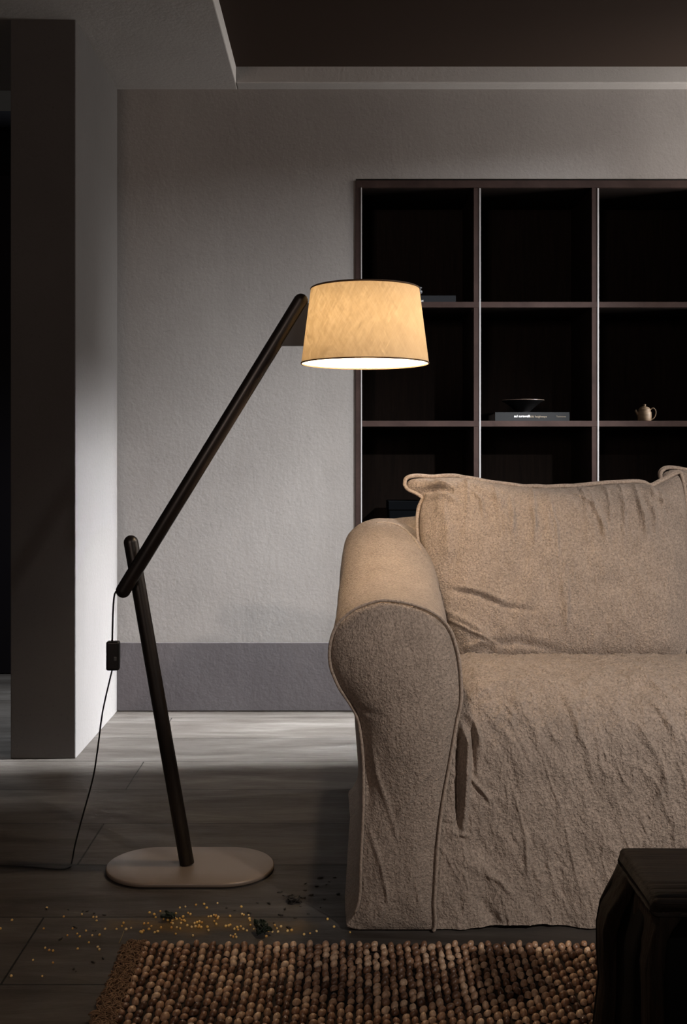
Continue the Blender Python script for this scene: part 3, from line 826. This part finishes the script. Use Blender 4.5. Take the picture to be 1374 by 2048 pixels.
# looped border strip on the left edge
Vs, Fss = [], []; o = 0
for i in range(2600):
    y = random.uniform(RY0, RY1+.004); x = RX0-.036+random.random()**.9*.042
    z = random.uniform(.004, .013)
    a = random.uniform(0, 6.3); L = random.uniform(.005, .011)
    dd = Vector((math.cos(a), math.sin(a), 0)); nn = Vector((-dd.y, dd.x, 0))*random.uniform(-.5, .5)
    pth = [Vector((x, y, z))+dd*(t*L)+nn*(L*(1-t*t))+Vector((0, 0, .004*(1-t*t))) for t in (-1, -.5, 0, .5, 1)]
    v, f = tube_data(pth, .0014, 5)
    Vs += [q[:] for q in v]; Fss += [tuple(q+o for q in g_) for g_ in f]; o += len(v)
bd = mesh_obj('looped_border', Vs, Fss, M['jute_border'], rug); bd['kind'] = 'stuff'

# ------------------------------------------------------------------ carved block table, lower right
M['charred'] = wood_mat('charred_wood', (.0015, .0012, .001), (.022, .014, .009), (14, 14, .7), .7, .22, .9, .8)
M['charred_top'] = wood_mat('charred_wood_top', (.0015, .0012, .001), (.020, .013, .009), (.7, 14, 14), .7, .22, .9, .8)
tbl = empty('side_table', (.74, 1.66, 0), 'low black charred wood side table with ridged grain at the bottom right', 'side table')
def ridged(V, dirs, amp=.002, fr=260, seed=0):
    out = V.copy()
    for i, v in enumerate(V):
        ph = v[0]*dirs[0]+v[1]*dirs[1]+v[2]*dirs[2]+.010*noise.noise(Vector(v)*9+Vector((seed, 0, 0)))
        out[i] += (np.array(noise.noise_vector(Vector((ph*fr*.35, ph*40, seed))))*amp)
    return out
def loft_sections(name, secs, mat, parent, dirs, n=64, amp=.0022, seed=0, caps=True):
    rows = []
    for (cx_, cy_, cz_, hx, hy, p) in secs:
        for j in range(n):
            th = 2*math.pi*j/n; c, s = math.cos(th), math.sin(th)
            x = math.copysign(abs(c)**(2/p), c)*hx; y = math.copysign(abs(s)**(2/p), s)*hy
            rows.append((cx_+x, cy_+y, cz_))
    V = ridged(np.array(rows), dirs, amp, 260, seed)
    Fs = grid_faces(len(secs), n, True)
    if caps: Fs += [tuple(range(n))[::-1], tuple((len(secs)-1)*n+j for j in range(n))]
    return mesh_obj(name, V, Fs, mat, parent)
# tabletop: rounded slab, grain ridges along x
tz1, tz0 = .322, .284
tx0, tx1, tyn, tyf = .468, 1.00, 1.565, 1.762
nn_, mm_ = 120, 150
rows = []
sec = []
hz = (tz1-tz0)/2; hy = (tyf-tyn)/2
for j in range(mm_):
    th = 2*math.pi*j/mm_; c, s = math.cos(th), math.sin(th); p = 7
    sec.append((math.copysign(abs(c)**(2/p), c)*hy, math.copysign(abs(s)**(2/p), s)*hz))
for i in range(nn_):
    t = i/(nn_-1); x = tx0+(tx1-tx0)*t
    e_ = min(x-tx0, tx1-x); rr = .016
    q = math.sqrt(max(0.0, 1-(1-min(e_/rr, 1))**2))
    for a, b_ in sec:
        rows.append((x, (tyn+tyf)/2+a*(.90+.10*q), (tz0+tz1)/2+b_*(.35+.65*q)-(1-q)*.004))
V = np.array(rows)
for i, v in enumerate(V):
    nz = .0045*noise.noise(Vector((v[0]*2.5, v[1]*85, v[2]*85)))+.0030*noise.noise(Vector((v[0]*5, v[1]*230, v[2]*230)))
    cvec = np.array([0, v[1]-(tyn+tyf)/2, (v[2]-(tz0+tz1)/2)*3]); L = np.linalg.norm(cvec)+1e-6
    V[i] = v+cvec/L*nz
ttp = mesh_obj('tabletop', V, grid_faces(nn_, mm_, True)+[tuple(range(mm_)), tuple((nn_-1)*mm_+j for j in range(mm_))], M['charred_top'], tbl)
def leg(outer, cy0, dy, seed, wx, wy, wid, mirror=False):
    """outer = [(z, x of the outer face)], legs spread outwards and widen into a side apron near the top"""
    secs = []
    for i in range(44):
        t = i/43; z = .0165+t*(tz0-.002)
        xo = float(np.interp(z, [a for a, _ in outer], [b for _, b in outer]))
        gx = .5*wx*(1+.9*sstep((t-.80)/.2)); gy = .5*wy*(1+wid*sstep((t-.45)/.55))
        cx_ = xo+gx; cy_ = cy0-dy*(gy-.5*wy)+dy*.006*(1-t)
        if mirror: cx_ = (tx0+tx1)-cx_
        secs.append((cx_, cy_, z, gx, gy, 6))
    return loft_sections('leg', secs, M['charred'], tbl, (1, 1, 0), 64, .003, seed)
ob = [(.0, .424), (.05, .430), (.107, .436), (.15, .433), (.2, .432), (.233, .438), (.274, .457), (.287, .463), (.32, .476)]
of = [(.0, .462), (.1, .464), (.2, .464), (.25, .470), (.3, .478)]
leg(ob, tyf-.026, 1, 1, .026, .048, .5)
leg(of, tyn+.026, -1, 2, .024, .048, 1.6)
leg(ob, tyf-.026, 1, 3, .026, .048, .5, True)
leg(of, tyn+.026, -1, 4, .024, .048, 1.6, True)
secs = [(.734, 1.675, z, .734-float(np.interp(z, [0, .2, .287], [.454, .456, .478])), .066, 12) for z in np.linspace(.0168, tz0+.002, 16)]
loft_sections('core', secs, simple('charred_core', (.0015, .0012, .0011), .8, spec=.15), tbl, (1, 1, 0), 96, .0015, 9)

# ------------------------------------------------------------------ seeds, crumbs, leaves on the floor
m, nt, b = newmat('golden_seed')
oi = N(nt, 'ShaderNodeObjectInfo')
nt.links.new(ramp(nt, oi.outputs['Random'], [(0, (.70, .36, .09)), (.5, (.9, .58, .15)), (1, (.95, .72, .35))]), b.inputs['Base Color'])
b.inputs['Roughness'].default_value = .3; b.inputs['Specular IOR Level'].default_value = .8
M['seed'] = m
z8 = [(428,528),(2,720),(400,718),(418,718),(750,587),(855,613),(884,613),(885,645),(665,718),(788,738),(617,780),(707,765),(731,792),(845,780),(912,777),(962,722),(814,845),(712,903),(896,887),(910,910),(413,895),(450,915),(486,922),(303,1005),(486,1030),(103,1153),(387,1153),(1068,722),(1116,695),(1155,725),(1201,712),(1288,747),(1312,740),(1320,672),(1356,670),(110,640),(584,608)]
z3 = [(455,320),(484,331),(415,387),(445,387),(452,421),(400,438),(415,432),(487,441),(505,435),(525,412),(615,450),(622,410),(642,418),(685,398),(705,330),(660,345),(640,355),(620,360),(640,290),(735,405),(760,375),(775,380),(745,380),(730,385),(755,408),(770,410),(712,408),(830,342),(860,340),(875,345),(850,372),(920,403),(938,400),(948,395),(990,410),(995,425),(1028,420),(1050,430),(1065,357),(1120,395),(1155,378),(1168,465),(1220,398),(1258,405),(1298,432),(950,460),(965,468),(985,470),(720,460),(788,268),(870,262),(1060,335),(1020,330),(617,325),(690,322),(650,365),(672,372)]
sp_px = [(x/4.58, 1700+y/4.58) for x, y in z8]+[(150+x/3.053, 1720+y/3.053) for x, y in z3]+[(700, 1864), (668, 1853), (633, 1862), (620, 1866), (655, 1838)]
for i in range(34):
    sp_px.append((random.gauss(385, 55), random.gauss(1840, 13)))
for i in range(14):
    sp_px.append((random.gauss(520, 50), random.gauss(1850, 12)))
sp_px = [(x, y) for x, y in sp_px if 1790 < y < 2000]
# seed: plump ovoid with a pointed tip
V, Fs = bead_unit(10, 7)
me_seed = None; kept = []
def clear(p, r):
    return all((p-q).length > r for q in kept)
for x, y in sp_px:
    p = PF(x, y, .0015)
    if p.x > RX0-.05 and p.y < RY1+.012: continue
    if ((abs(p.x-LX) < .2) and abs(p.y-LY) < .115): continue
    if not clear(p, .0045): continue
    kept.append(p.copy())
    if me_seed is None:
        v = V.copy(); v[:, 0] *= 1.25; v *= .0023; v[:, 2] *= .92; v[:, 2] -= v[:, 2].min(); v[:, 2] *= 1.1
        # body closed underneath
        ff = list(Fs)+[tuple(range(len(V)-10, len(V)))]
        o = mesh_obj('seed', v, ff, M['seed']); me_seed = o.data
    else:
        o = bpy.data.objects.new('seed', me_seed); link(o)
    o.location = (p.x, p.y, 0.0); o.rotation_euler = (0, 0, random.uniform(0, 6.28)); s_ = random.uniform(.8, 1.2); o.scale = (s_,)*3
    tag(o, 'tiny golden seed scattered on the dark floor left of the rug and around its corner', 'seed', 'golden seeds spilt on the floor')
M['leaf'] = simple('dried_leaf_dark', (.012, .022, .014), .5)
M['leaf2'] = simple('dried_leaf_brown', (.010, .008, .006), .6)
def leaf_clump(px, py, w, h, label, mat, seed, n=6):
    random.seed(seed); c = PF(px, py, 0); Vs, Fs = [], []
    for k_ in range(n):
        L = w*random.uniform(.55, 1.0)*.5; Wd = L*random.uniform(.35, .6); a = random.uniform(0, 6.28)
        base = Vector((c.x+random.uniform(-.15, .15)*w, c.y+random.uniform(-.2, .2)*w, h*random.uniform(.25, .6)))
        o_ = len(Vs); nu, nv = 10, 7
        tl = random.uniform(-.5, .9); cu = random.uniform(.5, 1.4)
        for i in range(nu):
            for j in range(nv):
                t = i/(nu-1)*2-1; s = j/(nv-1)*2-1
                wdt = Wd*math.sqrt(max(.0, 1-t*t))*(1-.25*t)
                q = Vector((t*L, s*wdt, h*.5*(cu*s*s+.35*math.sin(t*3+k_)+tl*t*.6)))
                q += Vector(noise.noise_vector(q*90+Vector((seed, k_, 0))))*.002
                q.rotate(Matrix.Rotation(a, 3, 'Z'))
                q += base; q.z = max(q.z, .0006+.0006*random.random()); Vs.append(q[:])
        Fs += [tuple(x+o_ for x in f) for f in grid_faces(nu, nv)]
    o = mesh_obj('dried_leaf', Vs, Fs, mat)
    md = o.modifiers.new('t', 'SOLIDIFY'); md.thickness = .0006
    # pivot to its own spot
    tag(o, label, 'leaf'); return o
leaf_clump(337, 1840, .034, .014, 'crumpled dark dried leaf among the seeds just below the lamp base', M['leaf'], 3)
leaf_clump(523, 1868, .040, .019, 'crumpled dark green dried leaf touching the back edge of the rug', M['leaf'], 5, 7)
leaf_clump(586, 1802, .042, .009, 'flat blackish dried leaf on the floor between lamp base and sofa', M['leaf2'], 9)
random.seed(21)
# dark crumbs
cv = None
spots = [(612, 1767), (632, 1772), (655, 1770), (642, 1757), (668, 1755), (660, 1762), (570, 1790), (560, 1786), (605, 1797), (640, 1815), (560, 1832), (578, 1856), (525, 1848), (548, 1846), (165, 1822), (172, 1824), (190, 1826), (208, 1829), (147, 1854), (154, 1855), (185, 1862), (192, 1862), (146, 1936), (150, 1943), (185, 1924), (206, 1916), (120, 1881), (93, 1818), (137, 1818), (618, 1830), (590, 1838), (650, 1800), (676, 1790), (600, 1815), (571, 1818), (540, 1808), (515, 1806), (610, 1780), (622, 1790), (470, 1822), (455, 1815), (500, 1826)]
for x, y in spots:
    p = PF(x+random.uniform(-2, 2), y+random.uniform(-2, 2), 0)
    if cv is None:
        v, f = bead_unit(7, 5); v = v*np.array([.0042, .0024, .0013]); v[:, 2] -= v[:, 2].min()
        v[:, 0] += np.array([noise.noise(Vector(q)*700)*.0016 for q in v]); v[:, 1] += np.array([noise.noise(Vector(q)*500+Vector((5, 0, 0)))*.0014 for q in v])
        f = list(f)+[tuple(range(len(v)-7, len(v)))]
        o = mesh_obj('crumb', v, f, M['leaf2'], smooth=False); cv = o.data
    else: o = link(bpy.data.objects.new('crumb', cv))
    o.location = (p.x, p.y, 0.0); o.rotation_euler = (0, 0, random.uniform(0, 6.28)); s_ = random.uniform(.6, 1.7); o.scale = (s_, s_*random.uniform(.6, 1.2), s_)
    tag(o, 'tiny dark crumb of dried leaf lying on the floor near the lamp base and rug', 'crumb', 'dark leaf crumbs on the floor')
# a straw by the rug corner
a = PF(248, 1862, .002); b_ = PF(238, 1886, .002)
st_ = tube('straw', [a, a.lerp(b_, .5)+Vector((.001, 0, .001)), b_], .0006, simple('straw_yellow', (.30, .24, .10), .6), None, 6)
tag(st_, 'thin yellowish straw lying beside the back left corner of the rug', 'straw')

# ------------------------------------------------------------------ ceiling spotlight (fitting above the seating)
SPX, SPY = 1.95, -.2
sp_e = empty('ceiling_spotlight', (SPX, SPY, ZT), 'black round spotlight fitting on the dark ceiling above the rug', 'spotlight')
lathe('canopy', [(.0001, -.001), (.045, -.001), (.045, -.015), (.0001, -.016)], sp_e.location, M['black'], sp_e, 32)
tube('stem', [(SPX, SPY, ZT-.015), (SPX, SPY, ZT-.05)], .008, M['black'], sp_e, 12)
aim = Vector((.84, 2.40, .76)); o0 = Vector((SPX, SPY, ZT-.08)); dv = (aim-o0).normalized()
V1, F1 = tube_data([o0-dv*.05, o0-dv*.049, o0+dv*.03], [.02, .035, .035], 24, caps=False)
mesh_obj('housing', [v[:] for v in V1], F1, M['black'], sp_e)

# ------------------------------------------------------------------ lights
def light(name, typ, loc, energy, col, aim=None, **kw):
    l = bpy.data.lights.new(name, typ); l.energy = energy; l.color = col
    for k_, v in kw.items(): setattr(l, k_, v)
    o = bpy.data.objects.new(name, l); o.location = loc; link(o)
    if aim is not None: o.rotation_euler = (Vector(aim)-Vector(loc)).to_track_quat('-Z', 'Y').to_euler()
    return o
light('bulb_light', 'POINT', (SX, SY, BZ-.028), 13, (1, .73, .47), shadow_soft_size=.02)
light('daylight', 'AREA', (3.6, 2.42, 2.8), 355, (.96, .98, 1.0), aim=(-.4, 3.9, .5), shape='RECTANGLE', size=.2, size_y=.95, spread=math.radians(100))
light('low_daylight', 'AREA', (8.0, 3.80, 3.9), 84, (.96, .98, 1.0), aim=(-.4, 3.80, .3), shape='RECTANGLE', size=.25, size_y=1.3, spread=math.radians(15))
light('sky_daylight', 'AREA', (3.5, 3.45, 1.85), 270, (1, .92, .86), aim=(-.6, 3.75, 1.7), shape='RECTANGLE', size=.9, size_y=1.5)
light('spot_beam', 'SPOT', tuple(o0+dv*.035), 400, (1, .90, .82), aim=aim, spot_size=math.radians(41), spot_blend=1.0, shadow_soft_size=.05)
light('hallway_daylight', 'AREA', (-1.5, 4.15, 2.3), 6, (.9, .95, 1.0), aim=(-1.4, 4.1, 0), shape='RECTANGLE', size=.3, size_y=.3, spread=math.radians(60))
light('ambient_fill', 'AREA', (-.9, -2.39, 1.85), 9, (1, .76, .64), aim=(-.5, 3.6, 1.7), shape='RECTANGLE', size=.8, size_y=.8, spread=math.radians(70))  # added warm fill behind the camera, lifts the dark pier front and upper wall
w = bpy.data.worlds.new('w'); S.world = w; w.use_nodes = True
w.node_tree.nodes['Background'].inputs[0].default_value = (.6, .55, .5, 1); w.node_tree.nodes['Background'].inputs[1].default_value = .02

# ------------------------------------------------------------------ camera
cam = bpy.data.cameras.new('camera'); co = bpy.data.objects.new('camera', cam); link(co)
co.location = (0, 0, H); co.rotation_euler = (math.pi/2, 0, 0)
cam.sensor_fit = 'VERTICAL'; cam.sensor_height = 36; cam.sensor_width = 36
cam.lens = F*36/2048
cam.shift_x = (687-CX)/2048; cam.shift_y = -(1024-CY)/2048
cam.clip_start = .02
S.camera = co
S.view_settings.view_transform = 'Standard'; S.view_settings.look = 'None'
S.view_settings.gamma = 1; S.view_settings.use_curve_mapping = False; S.view_settings.exposure = 0
